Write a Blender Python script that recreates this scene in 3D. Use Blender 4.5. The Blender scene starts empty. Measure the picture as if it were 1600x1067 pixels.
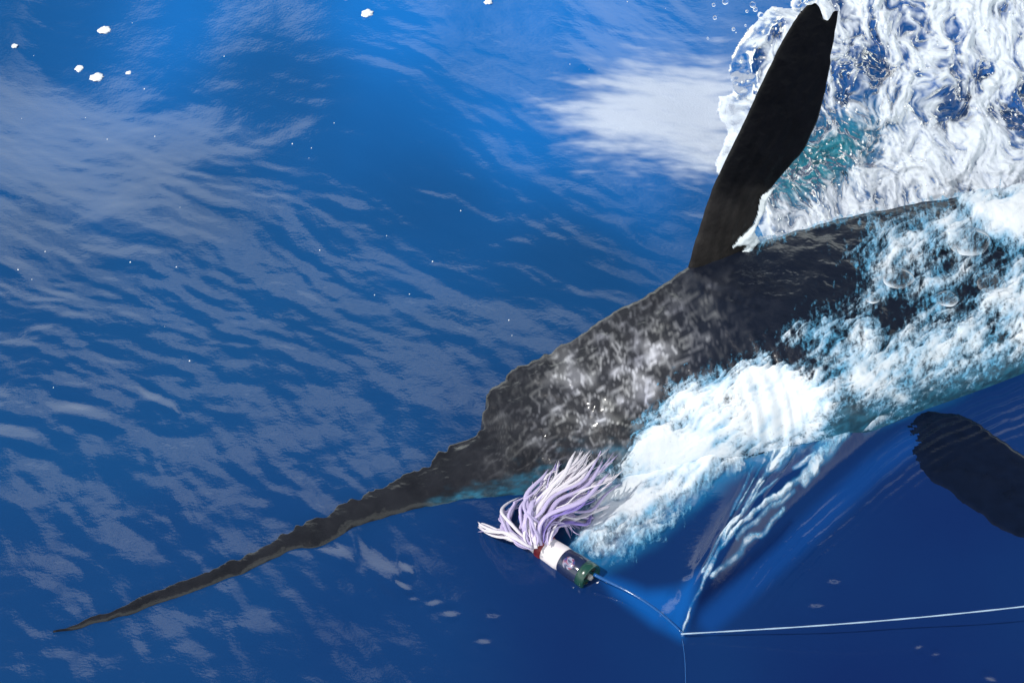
import bpy, bmesh, math, random
import numpy as np
from mathutils import Vector, Matrix
from mathutils.bvhtree import BVHTree

random.seed(11)
RNG = np.random.default_rng(11)
scene = bpy.context.scene
COL = scene.collection

# ------------------------------------------------------------------ camera
W, H = 1600.0, 1067.0                      # photo pixels, used to measure positions on the water plane
DIST, PITCH, SPAN = 6.0, math.radians(38), 1.76
CAM = np.array([0.0, -DIST * math.cos(PITCH), DIST * math.sin(PITCH)])
FWD = np.array([0.0, math.cos(PITCH), -math.sin(PITCH)])
UPV = np.array([0.0, math.sin(PITCH), math.cos(PITCH)])
K = SPAN / DIST / W
cd = bpy.data.cameras.new('camera')
cd.sensor_width = 36.0
cd.lens = 36.0 * DIST / SPAN
cd.clip_start, cd.clip_end = 0.1, 20000
cam = bpy.data.objects.new('camera', cd)
COL.objects.link(cam)
cam.location = CAM
cam.rotation_euler = (math.pi / 2 - PITCH, 0, 0)
scene.camera = cam

# ------------------------------------------------------------------ world, sun, exposure
SUN_AZ, SUN_EL = math.radians(232), math.radians(50)      # clockwise from +Y (away from the camera)
world = bpy.data.worlds.new('World')
scene.world = world
world.use_nodes = True
wn, wl = world.node_tree.nodes, world.node_tree.links
wn.clear()
def N(nodes, typ, **kw):
    n = nodes.new(typ)
    for k, v in kw.items():
        if k.startswith('i_'):
            n.inputs[k[2:].replace('_', ' ')].default_value = v
        else:
            setattr(n, k, v)
    return n
wout = N(wn, 'ShaderNodeOutputWorld')
bg = N(wn, 'ShaderNodeBackground')
bg.inputs['Strength'].default_value = 0.10
sky = N(wn, 'ShaderNodeTexSky', sky_type='NISHITA', sun_disc=False)
sky.sun_elevation, sky.sun_rotation = SUN_EL, SUN_AZ
tc = N(wn, 'ShaderNodeTexCoord')
sep = N(wn, 'ShaderNodeSeparateXYZ')
wl.new(tc.outputs['Generated'], sep.inputs[0])
def wmath(op, a, b=None, c=None):
    n = N(wn, 'ShaderNodeMath', operation=op)
    for i, x in enumerate((a, b, c)):
        if x is None: continue
        if isinstance(x, (int, float)): n.inputs[i].default_value = x
        else: wl.new(x, n.inputs[i])
    return n.outputs[0]
zc = wmath('ADD', wmath('MAXIMUM', sep.outputs['Z'], 0.0), 0.14)
comb = N(wn, 'ShaderNodeCombineXYZ')
wl.new(wmath('DIVIDE', sep.outputs['X'], zc), comb.inputs[0])
wl.new(wmath('DIVIDE', sep.outputs['Y'], zc), comb.inputs[1])
cn = N(wn, 'ShaderNodeTexNoise')
cn.inputs['Scale'].default_value = 1.5
cn.inputs['Detail'].default_value = 7.0
cn.inputs['Roughness'].default_value = 0.55
wl.new(comb.outputs[0], cn.inputs['Vector'])
# cumulus field: gaps overhead, closing up towards the horizon as any cloud layer does
cover = wmath('ADD', cn.outputs['Fac'], wmath('MULTIPLY', wmath('SUBTRACT', 0.60, sep.outputs['Z']), 0.95))
mr = N(wn, 'ShaderNodeMapRange', interpolation_type='SMOOTHSTEP')
wl.new(cover, mr.inputs['Value'])
mr.inputs['From Min'].default_value, mr.inputs['From Max'].default_value = 0.50, 0.64
mixw = N(wn, 'ShaderNodeMix', data_type='RGBA')
wl.new(mr.outputs[0], mixw.inputs[0])
wl.new(sky.outputs[0], mixw.inputs[6])
mixw.inputs[7].default_value = (16.6, 17.8, 17.4, 1)
wl.new(mixw.outputs[2], bg.inputs['Color'])
wl.new(bg.outputs[0], wout.inputs['Surface'])

sl = bpy.data.lights.new('sun', 'SUN')
sl.energy, sl.angle, sl.color = 3.0, math.radians(0.5), (1.0, 0.96, 0.9)
sun = bpy.data.objects.new('sun', sl)
COL.objects.link(sun)
sdir = Vector((math.sin(SUN_AZ) * math.cos(SUN_EL), math.cos(SUN_AZ) * math.cos(SUN_EL), math.sin(SUN_EL)))
sun.rotation_euler = (-sdir).to_track_quat('-Z', 'Y').to_euler()
sun.location = sdir * 30

scene.view_settings.view_transform = 'Standard'
scene.view_settings.look = 'None'
scene.view_settings.exposure = 0.0
scene.view_settings.gamma = 1.0
scene.render.engine = 'CYCLES'
scene.cycles.use_denoising = True
scene.cycles.max_bounces = 8
scene.cycles.sample_clamp_indirect = 6.0

# ------------------------------------------------------------------ pixel <-> place
def G(u, v, z=0.0):
    """the point at height z seen at photo pixel (u, v)"""
    u, v, z = np.broadcast_arrays(np.asarray(u, float), np.asarray(v, float), np.asarray(z, float))
    a, b = (u - W / 2) * K, -(v - H / 2) * K
    d = np.stack([a, FWD[1] + b * UPV[1], FWD[2] + b * UPV[2]], -1)
    t = (z - CAM[2]) / d[..., 2]
    return CAM + d * t[..., None]
def PX(x, y, z):
    rx, ry, rz = x - CAM[0], y - CAM[1], z - CAM[2]
    f = ry * FWD[1] + rz * FWD[2]
    f = np.where(f < 0.05, 0.05, f)
    return W / 2 + rx / f / K, H / 2 - (ry * UPV[1] + rz * UPV[2]) / f / K
def on_plane(u, v, p0, nrm):
    a, b = (u - W / 2) * K, -(v - H / 2) * K
    d = np.array([a, FWD[1] + b * UPV[1], FWD[2] + b * UPV[2]])
    return CAM + d * (np.dot(p0 - CAM, nrm) / np.dot(d, nrm))

# ------------------------------------------------------------------ noise
_ang = RNG.uniform(0, 2 * np.pi, 4096)
_GX, _GY = np.cos(_ang).astype(np.float32), np.sin(_ang).astype(np.float32)
def perlin(x, y, seed=0):
    x = np.asarray(x, np.float64) + seed * 17.31
    y = np.asarray(y, np.float64) - seed * 9.77
    xi, yi = np.floor(x), np.floor(y)
    fx, fy = (x - xi).astype(np.float32), (y - yi).astype(np.float32)
    xi, yi = xi.astype(np.int64), yi.astype(np.int64)
    def g(ix, iy, dx, dy):
        h = (ix * 374761393 + iy * 668265263 + seed * 974634777) & 0xffffffff
        h = ((h ^ (h >> 13)) * 1274126177) & 0xffffffff
        h = ((h ^ (h >> 16)) & 4095)
        return _GX[h] * dx + _GY[h] * dy
    u = fx * fx * fx * (fx * (fx * 6 - 15) + 10)
    v = fy * fy * fy * (fy * (fy * 6 - 15) + 10)
    a, b = g(xi, yi, fx, fy), g(xi + 1, yi, fx - 1, fy)
    c, d = g(xi, yi + 1, fx, fy - 1), g(xi + 1, yi + 1, fx - 1, fy - 1)
    ab, cd_ = a + u * (b - a), c + u * (d - c)
    return (ab + v * (cd_ - ab)) * 1.5
def fbm(x, y, octv=4, seed=0, gain=0.5, lac=2.03):
    s, a, t = 0, 1.0, 0
    for i in range(octv):
        s = s + a * perlin(x, y, seed + i * 7)
        t += a
        a *= gain
        x, y = x * lac, y * lac
    return s / t
def ridged(x, y, octv=4, seed=0, gain=0.5, lac=2.1):
    s, a, t = 0, 1.0, 0
    for i in range(octv):
        s = s + a * (1 - 2 * np.abs(perlin(x, y, seed + i * 5)))
        t += a
        a *= gain
        x, y = x * lac, y * lac
    return s / t
def sstep(a, b, x):
    t = np.clip((x - a) / (b - a), 0, 1)
    return t * t * (3 - 2 * t)
def poly_sd(U, V, pts):
    """signed distance in px, negative inside"""
    d2 = np.full(U.shape, 1e18)
    ins = np.zeros(U.shape, bool)
    n = len(pts)
    for i in range(n):
        ax, ay = pts[i]
        bx, by = pts[(i + 1) % n]
        ex, ey = bx - ax, by - ay
        t = np.clip(((U - ax) * ex + (V - ay) * ey) / (ex * ex + ey * ey + 1e-9), 0, 1)
        d2 = np.minimum(d2, (U - ax - t * ex) ** 2 + (V - ay - t * ey) ** 2)
        if ey != 0:
            c = ((ay > V) != (by > V)) & (U < (V - ay) * ex / ey + ax)
            ins ^= c
    d = np.sqrt(d2)
    return np.where(ins, -d, d)
def line_sd(U, V, pts):
    """distance, signed side (positive = right of travel on screen) and arc length along a polyline in px"""
    best = np.full(U.shape, 1e9)
    side = np.zeros(U.shape)
    arc = np.zeros(U.shape)
    acc = 0.0
    for i in range(len(pts) - 1):
        ax, ay = pts[i]
        bx, by = pts[i + 1]
        ex, ey = bx - ax, by - ay
        L = math.hypot(ex, ey)
        t = np.clip(((U - ax) * ex + (V - ay) * ey) / (L * L), 0, 1)
        d = np.hypot(U - ax - t * ex, V - ay - t * ey)
        m = d < best
        best = np.where(m, d, best)
        cr = ex * (V - ay) - ey * (U - ax)
        side = np.where(m, np.where(cr > 0, 1.0, -1.0), side)
        arc = np.where(m, acc + t * L, arc)
        acc += L
    return best, side, arc, acc
def rot_ellipse(U, V, cu, cv, ru, rv, deg):
    a = math.radians(deg)
    p = ((U - cu) * math.cos(a) + (V - cv) * math.sin(a)) / ru
    q = (-(U - cu) * math.sin(a) + (V - cv) * math.cos(a)) / rv
    return np.sqrt(p * p + q * q)

# ------------------------------------------------------------------ mesh helpers
def mesh_obj(name, verts, faces, mat=None, parent=None, smooth=True):
    me = bpy.data.meshes.new(name)
    if isinstance(verts, np.ndarray) and isinstance(faces, np.ndarray):
        nv, nf, k = len(verts), len(faces), faces.shape[1]
        me.vertices.add(nv)
        me.vertices.foreach_set('co', verts.astype(np.float32).ravel())
        me.loops.add(nf * k)
        me.loops.foreach_set('vertex_index', faces.astype(np.int32).ravel())
        me.polygons.add(nf)
        me.polygons.foreach_set('loop_start', np.arange(0, nf * k, k, dtype=np.int32))
        me.polygons.foreach_set('loop_total', np.full(nf, k, np.int32))
        me.update(calc_edges=True)
    else:
        me.from_pydata([tuple(v) for v in verts], [], [tuple(f) for f in faces])
        me.update()
    me.polygons.foreach_set('use_smooth', np.full(len(me.polygons), smooth))
    o = bpy.data.objects.new(name, me)
    COL.objects.link(o)
    if mat: me.materials.append(mat)
    if parent is not None:
        o.parent = parent
        o.matrix_parent_inverse = Matrix.Translation(-parent.location)
    return o
def fattr(o, name, arr):
    a = o.data.attributes.new(name, 'FLOAT', 'POINT')
    a.data.foreach_set('value', np.asarray(arr, np.float32).ravel())
def cattr(o, name, arr):
    a = o.data.attributes.new(name, 'FLOAT_COLOR', 'POINT')
    rgba = np.ones((len(arr), 4), np.float32)
    rgba[:, :3] = arr
    a.data.foreach_set('color', rgba.ravel())
def tag(o, label=None, cat=None, group=None, kind=None):
    if label: o['label'] = label
    if cat: o['category'] = cat
    if group: o['group'] = group
    if kind: o['kind'] = kind
    return o
def empty(name, loc):
    o = bpy.data.objects.new(name, None)
    o.empty_display_size = 0.05
    o.location = Vector(loc)
    COL.objects.link(o)
    return o
def grid_faces(nx, ny):
    i = np.arange(nx - 1)[None, :] + np.arange(ny - 1)[:, None] * nx
    i = i.ravel()
    return np.stack([i, i + 1, i + 1 + nx, i + nx], 1)
def cut(verts, faces, keep, *attrs):
    """drop faces with any corner outside keep, and the loose vertices"""
    f = faces[keep[faces].all(1)]
    used = np.zeros(len(verts), bool)
    used[f.ravel()] = True
    idx = np.cumsum(used) - 1
    return (verts[used], idx[f]) + tuple(a[used] for a in attrs)

# ------------------------------------------------------------------ materials
def new_mat(name):
    m = bpy.data.materials.new(name)
    m.use_nodes = True
    m.node_tree.nodes.clear()
    nt = m.node_tree
    out = nt.nodes.new('ShaderNodeOutputMaterial')
    return m, nt.nodes, nt.links, out
def bump(nodes, links, scale, strength, dist=0.002, detail=4, coord='Object', stretch=None):
    t = N(nodes, 'ShaderNodeTexCoord')
    n = N(nodes, 'ShaderNodeTexNoise')
    n.inputs['Scale'].default_value = scale
    n.inputs['Detail'].default_value = detail
    if stretch:
        mp = N(nodes, 'ShaderNodeMapping')
        mp.inputs['Scale'].default_value = stretch
        links.new(t.outputs[coord], mp.inputs[0])
        links.new(mp.outputs[0], n.inputs['Vector'])
    else:
        links.new(t.outputs[coord], n.inputs['Vector'])
    b = N(nodes, 'ShaderNodeBump')
    b.inputs['Strength'].default_value = strength
    b.inputs['Distance'].default_value = dist
    links.new(n.outputs['Fac'], b.inputs['Height'])
    return b, n
def water_material(name, flat_body=True, rough=0.06, ior=1.44, froth=(0.80, 0.84, 0.88)):
    """clear sea water over depth: blue light scattered back from below, plus a Fresnel mirror; froth by attribute"""
    m, nd, lk, out = new_mat(name)
    col = N(nd, 'ShaderNodeAttribute', attribute_name='wcol')
    fo = N(nd, 'ShaderNodeAttribute', attribute_name='foam')
    dif = N(nd, 'ShaderNodeBsdfDiffuse')
    lk.new(col.outputs['Color'], dif.inputs['Color'])
    if flat_body:
        up = N(nd, 'ShaderNodeCombineXYZ')
        up.inputs[2].default_value = 1.0
        lk.new(up.outputs[0], dif.inputs['Normal'])
    b, _ = bump(nd, lk, 160.0, 0.25, 0.0012, 3)
    gl = N(nd, 'ShaderNodeBsdfGlossy')
    gl.inputs['Roughness'].default_value = rough
    lk.new(b.outputs[0], gl.inputs['Normal'])
    fr = N(nd, 'ShaderNodeFresnel')
    fr.inputs['IOR'].default_value = ior
    lk.new(b.outputs[0], fr.inputs['Normal'])
    mx = N(nd, 'ShaderNodeMixShader')
    lk.new(fr.outputs[0], mx.inputs[0])
    lk.new(dif.outputs[0], mx.inputs[1])
    lk.new(gl.outputs[0], mx.inputs[2])
    fd = N(nd, 'ShaderNodeBsdfDiffuse')
    fd.inputs['Color'].default_value = (*froth, 1)
    b2, _ = bump(nd, lk, 260.0, 0.5, 0.002, 4)
    lk.new(b2.outputs[0], fd.inputs['Normal'])
    mf = N(nd, 'ShaderNodeMixShader')
    lk.new(fo.outputs['Fac'], mf.inputs[0])
    lk.new(mx.outputs[0], mf.inputs[1])
    lk.new(fd.outputs[0], mf.inputs[2])
    lk.new(mf.outputs[0], out.inputs[0])
    return m
def froth_material(name):
    """bubbles: white where thick, letting what lies below show where thin"""
    m, nd, lk, out = new_mat(name)
    c = N(nd, 'ShaderNodeAttribute', attribute_name='fcol')
    cov = N(nd, 'ShaderNodeAttribute', attribute_name='cover')
    p = N(nd, 'ShaderNodeBsdfPrincipled')
    lk.new(c.outputs['Color'], p.inputs['Base Color'])
    p.inputs['Roughness'].default_value = 0.45
    p.inputs['IOR'].default_value = 1.33
    t = N(nd, 'ShaderNodeTexCoord')
    mp = N(nd, 'ShaderNodeMapping')
    mp.inputs['Rotation'].default_value = (0, 0, math.radians(-52))
    mp.inputs['Scale'].default_value = (1.0, 0.22, 1.0)
    lk.new(t.outputs['Object'], mp.inputs[0])
    n1 = N(nd, 'ShaderNodeTexNoise')
    n1.inputs['Scale'].default_value = 120.0
    n1.inputs['Detail'].default_value = 5.0
    n1.inputs['Roughness'].default_value = 0.65
    lk.new(mp.outputs[0], n1.inputs['Vector'])
    n2 = N(nd, 'ShaderNodeTexVoronoi', feature='DISTANCE_TO_EDGE')
    n2.inputs['Scale'].default_value = 150.0
    lk.new(t.outputs['Object'], n2.inputs['Vector'])
    def mth(op, a, b):
        q = N(nd, 'ShaderNodeMath', operation=op)
        for i, x in enumerate((a, b)):
            if isinstance(x, (int, float)): q.inputs[i].default_value = x
            else: lk.new(x, q.inputs[i])
        return q.outputs[0]
    lace = mth('SUBTRACT', mth('MULTIPLY', n1.outputs['Fac'], 1.5), mth('MULTIPLY', n2.outputs['Distance'], 0.3))
    val = mth('ADD', cov.outputs['Fac'], mth('SUBTRACT', lace, 0.66))
    mr = N(nd, 'ShaderNodeMapRange', interpolation_type='SMOOTHSTEP')
    lk.new(val, mr.inputs['Value'])
    mr.inputs['From Min'].default_value, mr.inputs['From Max'].default_value = 0.22, 0.85
    b = N(nd, 'ShaderNodeBump')
    b.inputs['Strength'].default_value = 0.35
    b.inputs['Distance'].default_value = 0.003
    lk.new(n1.outputs['Fac'], b.inputs['Height'])
    lk.new(b.outputs[0], p.inputs['Normal'])
    tr = N(nd, 'ShaderNodeBsdfTransparent')
    mx = N(nd, 'ShaderNodeMixShader')
    lk.new(mr.outputs[0], mx.inputs[0])
    lk.new(tr.outputs[0], mx.inputs[1])
    lk.new(p.outputs[0], mx.inputs[2])
    lk.new(mx.outputs[0], out.inputs[0])
    return m
def plain(name, color, rough=0.4, ior=1.45, bscale=None, bstr=0.3, bdist=0.001, trans=0.0, coat=0.0, vary=0.0):
    m, nd, lk, out = new_mat(name)
    p = N(nd, 'ShaderNodeBsdfPrincipled')
    p.inputs['Base Color'].default_value = (*color, 1)
    p.inputs['Roughness'].default_value = rough
    p.inputs['IOR'].default_value = ior
    p.inputs['Transmission Weight'].default_value = trans
    p.inputs['Coat Weight'].default_value = coat
    p.inputs['Coat Roughness'].default_value = 0.08
    if bscale:
        b, n = bump(nd, lk, bscale, bstr, bdist)
        lk.new(b.outputs[0], p.inputs['Normal'])
        if vary:
            mx = N(nd, 'ShaderNodeMix', data_type='RGBA')
            mx.inputs[6].default_value = (*[c * (1 - vary) for c in color], 1)
            mx.inputs[7].default_value = (*[min(1, c * (1 + vary)) for c in color], 1)
            lk.new(n.outputs['Fac'], mx.inputs[0])
            lk.new(mx.outputs[2], p.inputs['Base Color'])
    lk.new(p.outputs[0], out.inputs[0])
    return m
M_WATER = water_material('sea_water')
M_SPLASH = water_material('thrown_water', flat_body=False, rough=0.05, ior=1.45, froth=(0.62, 0.67, 0.73))
M_FROTH = froth_material('froth')
M_DROP = plain('drop_water', (0.95, 0.97, 1.0), 0.02, 1.33, trans=1.0)

def skin_material(name='marlin_skin', coat=0.75):
    m, nd, lk, out = new_mat(name)
    p = N(nd, 'ShaderNodeBsdfPrincipled')
    c = N(nd, 'ShaderNodeAttribute', attribute_name='skin')
    lk.new(c.outputs['Color'], p.inputs['Base Color'])
    p.inputs['Roughness'].default_value = 0.38
    p.inputs['IOR'].default_value = 1.30
    p.inputs['Specular IOR Level'].default_value = 0.22
    b, _ = bump(nd, lk, 46.0, 0.55, 0.006, 4)
    lk.new(b.outputs[0], p.inputs['Normal'])
    # film of water washing over the skin
    b2, _ = bump(nd, lk, 17.0, 1.0, 0.011, 3, stretch=(1.0, 1.35, 0.6))
    p.inputs['Coat Weight'].default_value = coat
    p.inputs['Coat IOR'].default_value = 1.36
    p.inputs['Coat Roughness'].default_value = 0.13
    lk.new(b2.outputs[0], p.inputs['Coat Normal'])
    lk.new(p.outputs[0], out.inputs[0])
    return m
M_SKIN = skin_material()
M_FINSKIN = skin_material('fin_skin', 0.22)

# ------------------------------------------------------------------ sea surface
def spaced(lo, hi, step, far):
    core = np.arange(lo, hi + step / 2, step)
    g, s, x = [], step, 0.0
    while x < far:
        s *= 1.22
        x += s
        g.append(x)
    g = np.array(g)
    return np.concatenate([(lo - g)[::-1], core, hi + g])
WAKE = [(1066, 988), (1082, 950), (1108, 905), (1150, 850), (1205, 795), (1262, 748), (1310, 712), (1372, 662), (1440, 625), (1530, 590), (1660, 545)]
def tilt(X, Y, U, V, cu, cv, ru, rv, deg, slope, sharp=4):
    """a facet of the chop that leans away from the camera side by `slope`"""
    r = rot_ellipse(U, V, cu, cv, ru, rv, deg)
    yc = G(cu, cv)[1]
    return -slope * (Y - yc) * np.exp(-r ** sharp)
STREAKS = [(128, 660, 54, 19, 22, .17), (28, 695, 48, 19, 28, .16), (515, 878, 42, 19, 35, .18), (598, 905, 48, 21, 58, .19),
           (632, 936, 14, 9, 30, .24), (645, 952, 10, 7, 0, .24), (678, 957, 13, 9, -30, .26), (705, 971, 15, 10, -20, .28), (635, 906, 9, 16, -25, .24), (770, 968, 10, 8, 0, .26), (755, 1008, 12, 9, 0, .26),
           (1304, 901, 12, 8, 20, .30), (1276, 936, 14, 8, 0, .30), (1437, 993, 8, 8, 0, .30), (1464, 1002, 8, 7, 0, .30), (1551, 1034, 14, 8, 40, .30), (1046, 948, 12, 26, 20, .24), (1075, 910, 10, 8, 0, .24),
           (250, 640, 34, 11, 40, .2), (1120, 268, 40, 12, 20, .2)]
# how the swell leans, chosen so the sky reflections fall where wanted (positive: the face leans away from the boat)
LEAN = [(0, 0, -.12), (120, 30, -.12), (250, 20, -.10), (250, 90, -.12), (420, 20, -.06), (600, 60, -.05), (900, 20, .02), (800, 150, -.02), (400, 110, -.12), (480, 170, -.14), (570, 230, -.14), (660, 290, -.12), (750, 360, -.10), (950, 440, -.05),
        (20, 120, .20), (60, 180, .20), (150, 190, .20), (280, 240, .19), (200, 260, .16), (410, 270, .10), (100, 300, .11), (300, 350, .05), (550, 420, .05), (680, 480, .06), (760, 560, .06),
        (60, 430, .09), (250, 480, .04), (450, 560, .05), (620, 620, .05), (150, 580, .06), (60, 680, .09), (300, 720, .08), (500, 740, .06), (100, 850, .08), (350, 880, .06),
        (300, 980, .05), (700, 1000, -.02), (1000, 1040, -.10), (1300, 980, -.10), (1550, 900, -.10), (1550, 1050, -.10), (1000, 200, .12), (1100, 220, .12),
        (1000, 320, -.02), (880, 300, -.06), (1300, 800, -.08), (850, 900, -.06), (1500, 600, -.06), (1300, 300, .0), (1500, 200, .0), (40, 1040, .06)]
_sx, _sy = np.linspace(-2.4, 2.4, 161), np.linspace(-2.4, 2.8, 175)
_SX, _SY = np.meshgrid(_sx, _sy)
_SU, _SV = PX(_SX, _SY, 0.0)
_num, _den = np.zeros(_SU.shape), np.zeros(_SU.shape) + 1e-9
for _u, _v, _a in LEAN:
    _w = 1.0 / (((_SU - _u) ** 2 + ((_SV - _v) * 1.3) ** 2) + 105.0 ** 2) ** 2.0
    _num += _w * _a
    _den += _w
_S = _num / _den * sstep(2.3, 1.3, np.hypot(_SX, _SY * 0.9))
_HZ = -np.cumsum(_S, axis=0) * (_sy[1] - _sy[0])
_HZ -= _HZ[len(_sy) // 2 - 10][None, :] * 1.0
_HZ *= sstep(2.4, 1.6, np.abs(_SX)) * sstep(2.6, 1.7, np.abs(_SY))
def swell(X, Y):
    fx = np.clip((X - _sx[0]) / (_sx[1] - _sx[0]), 0, len(_sx) - 1.001)
    fy = np.clip((Y - _sy[0]) / (_sy[1] - _sy[0]), 0, len(_sy) - 1.001)
    ix, iy = fx.astype(int), fy.astype(int)
    def S(i, j):
        return _HZ[np.clip(j, 0, len(_sy) - 1), np.clip(i, 0, len(_sx) - 1)]
    gx, gy = np.round(fx).astype(int), np.round(fy).astype(int)
    dx, dy = fx - gx, fy - gy
    wx = (0.5 * (0.5 - dx) ** 2, 0.75 - dx * dx, 0.5 * (0.5 + dx) ** 2)
    wy = (0.5 * (0.5 - dy) ** 2, 0.75 - dy * dy, 0.5 * (0.5 + dy) ** 2)
    r = 0
    for a in (-1, 0, 1):
        for b in (-1, 0, 1):
            r = r + wx[a + 1] * wy[b + 1] * S(gx + a, gy + b)
    return r
def water_fields(X, Y):
    U, V = PX(X, Y, 0.0)
    infr = sstep(2.6, 1.5, np.hypot(X, Y))
    # crests of the chop run down to the right in the photo
    s = X * 0.76 - Y * 0.65
    t = X * 0.65 + Y * 0.76
    wob = fbm(X * 1.3, Y * 1.3, 3, 5)
    # long swell
    z = swell(X, Y) + 0.006 * fbm(X * 1.9, Y * 1.5, 3, 21) * infr
    z += 0.03 * np.sin((Y + 0.3 * X) / 7.5 * 2 * np.pi + 0.9)
    for cu, cv, ru, rv, dg, sl_ in STREAKS:
        z += tilt(X, Y, U, V, cu, cv, ru, rv, dg, sl_)
    # wind ripples: short elongated dashes, curved lower down
    wx, wy = 0.05 * fbm(X * 3, Y * 3, 2, 31), 0.05 * fbm(X * 3, Y * 3, 2, 37)
    bend = sstep(380, 760, V)
    s2 = s * (1 - bend) + (s * 0.75 - t * 0.5) * bend + wx
    t2 = t * (1 - bend) + (t * 0.8 + s * 0.35) * bend + wy
    calm = 1 - 0.80 * sstep(760, 980, U) * sstep(560, 760, V)
    calm *= 1 - 0.45 * sstep(260, 40, V)
    amp = infr * calm
    z += amp * 0.0027 * perlin(s2 / 0.22, t2 / 0.10, 41)
    z += amp * 0.0014 * perlin(s2 / 0.090, t2 / 0.042, 43)
    z += amp * 0.00042 * perlin(s2 / 0.040, t2 / 0.021, 47)
    z += infr * 0.0034 * sstep(560, 760, V) * sstep(950, 600, U) * fbm(X / 0.12 + 0.5 * wob, Y / 0.14, 3, 51)
    z += infr * 0.00012 * perlin(X / 0.020, Y / 0.016, 53)
    # wake ridge where the leader cuts the surface, with capillary ripples on its right flank
    d, side, arc, tot = line_sd(U, V, WAKE)
    grow = sstep(0, 160, arc) * sstep(760, 420, arc)
    rid = np.where(side < 0, np.exp(-(d / 34.0) ** 2), np.exp(-(d / 20.0) ** 2))
    z += (0.004 + 0.024 * grow) * rid * sstep(1.0, 60, arc + d)
    rr = np.where(side > 0, d, 0)
    wig = 3.0 * fbm(U / 45, V / 45, 2, 61)
    cap = np.sin((rr + wig) / 13.0 * 2 * np.pi) * sstep(26, 48, rr) * sstep(135, 70, rr) * sstep(40, 170, arc)
    z += 0.0010 * cap * (side > 0)
    # ripple trains seen over the dark pectoral fin
    rp = poly_sd(U, V, [(1380, 690), (1470, 640), (1600, 590), (1640, 640), (1560, 700), (1450, 760), (1390, 750)])
    z += 0.0007 * (0.4 + 0.8 * fbm(U / 50, V / 40, 2, 68)) * np.sin(((U - 1400) * 0.5 + (V - 700) * 0.87 + 5 * fbm(U / 60, V / 60, 2, 66)) / 14 * 2 * np.pi) * sstep(10, -25, rp)
    # fine lines at the left shoulder of the wake
    lp = poly_sd(U, V, [(1075, 935), (1090, 890), (1140, 800), (1175, 700), (1215, 630), (1275, 640), (1262, 720), (1190, 820), (1120, 900)])
    z += 0.0017 * np.sin(((U - 1100) * 0.86 + (V - 900) * 0.5 + 6 * fbm(U / 50, V / 50, 2, 67)) / 17 * 2 * np.pi) * sstep(8, -14, lp)
    return U, V, z
def sea_z(x, y):
    return water_fields(np.atleast_1d(np.asarray(x, float)), np.atleast_1d(np.asarray(y, float)))[2]

# froth layout (photo pixels on the water plane): polygon, strength, edge softness in px
FOAM = [
    ([(1000, 660), (1035, 610), (1110, 583), (1200, 565), (1290, 580), (1325, 620), (1305, 675), (1245, 718), (1165, 738), (1095, 780), (1015, 845),
      (935, 886), (900, 868), (905, 800), (960, 730), (990, 690)], 0.92, 50),
    ([(1060, 640), (1130, 590), (1230, 585), (1240, 640), (1150, 690), (1040, 740), (1000, 730)], 1.0, 60),
    ([(1190, 530), (1260, 485), (1400, 492), (1640, 400), (1640, 560), (1500, 622), (1420, 655), (1330, 655), (1290, 575)], 0.66, 45),
    ([(1290, 390), (1345, 335), (1640, 300), (1640, 450), (1400, 505), (1240, 500), (1330, 440)], 0.56, 45),
    ([(1490, 312), (1640, 260), (1640, 400), (1540, 400)], 0.95, 40),
    ([(1350, 700), (1372, 662), (1440, 628), (1500, 605), (1480, 640), (1400, 676)], 0.5, 16),
    ([(1290, 350), (1400, 322), (1500, 315), (1500, 300), (1400, 300), (1300, 320), (1180, 378), (1180, 392)], 0.85, 24),
    ([(1330, 350), (1420, 320), (1640, 280), (1640, 380), (1480, 400), (1390, 385)], 0.58, 40),
    ([(890, 735), (985, 700), (1000, 760), (935, 885), (890, 850)], 0.58, 34),
    ([(1195, 760), (1222, 700), (1245, 698), (1250, 715), (1215, 755)], 0.75, 16),
]
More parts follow.
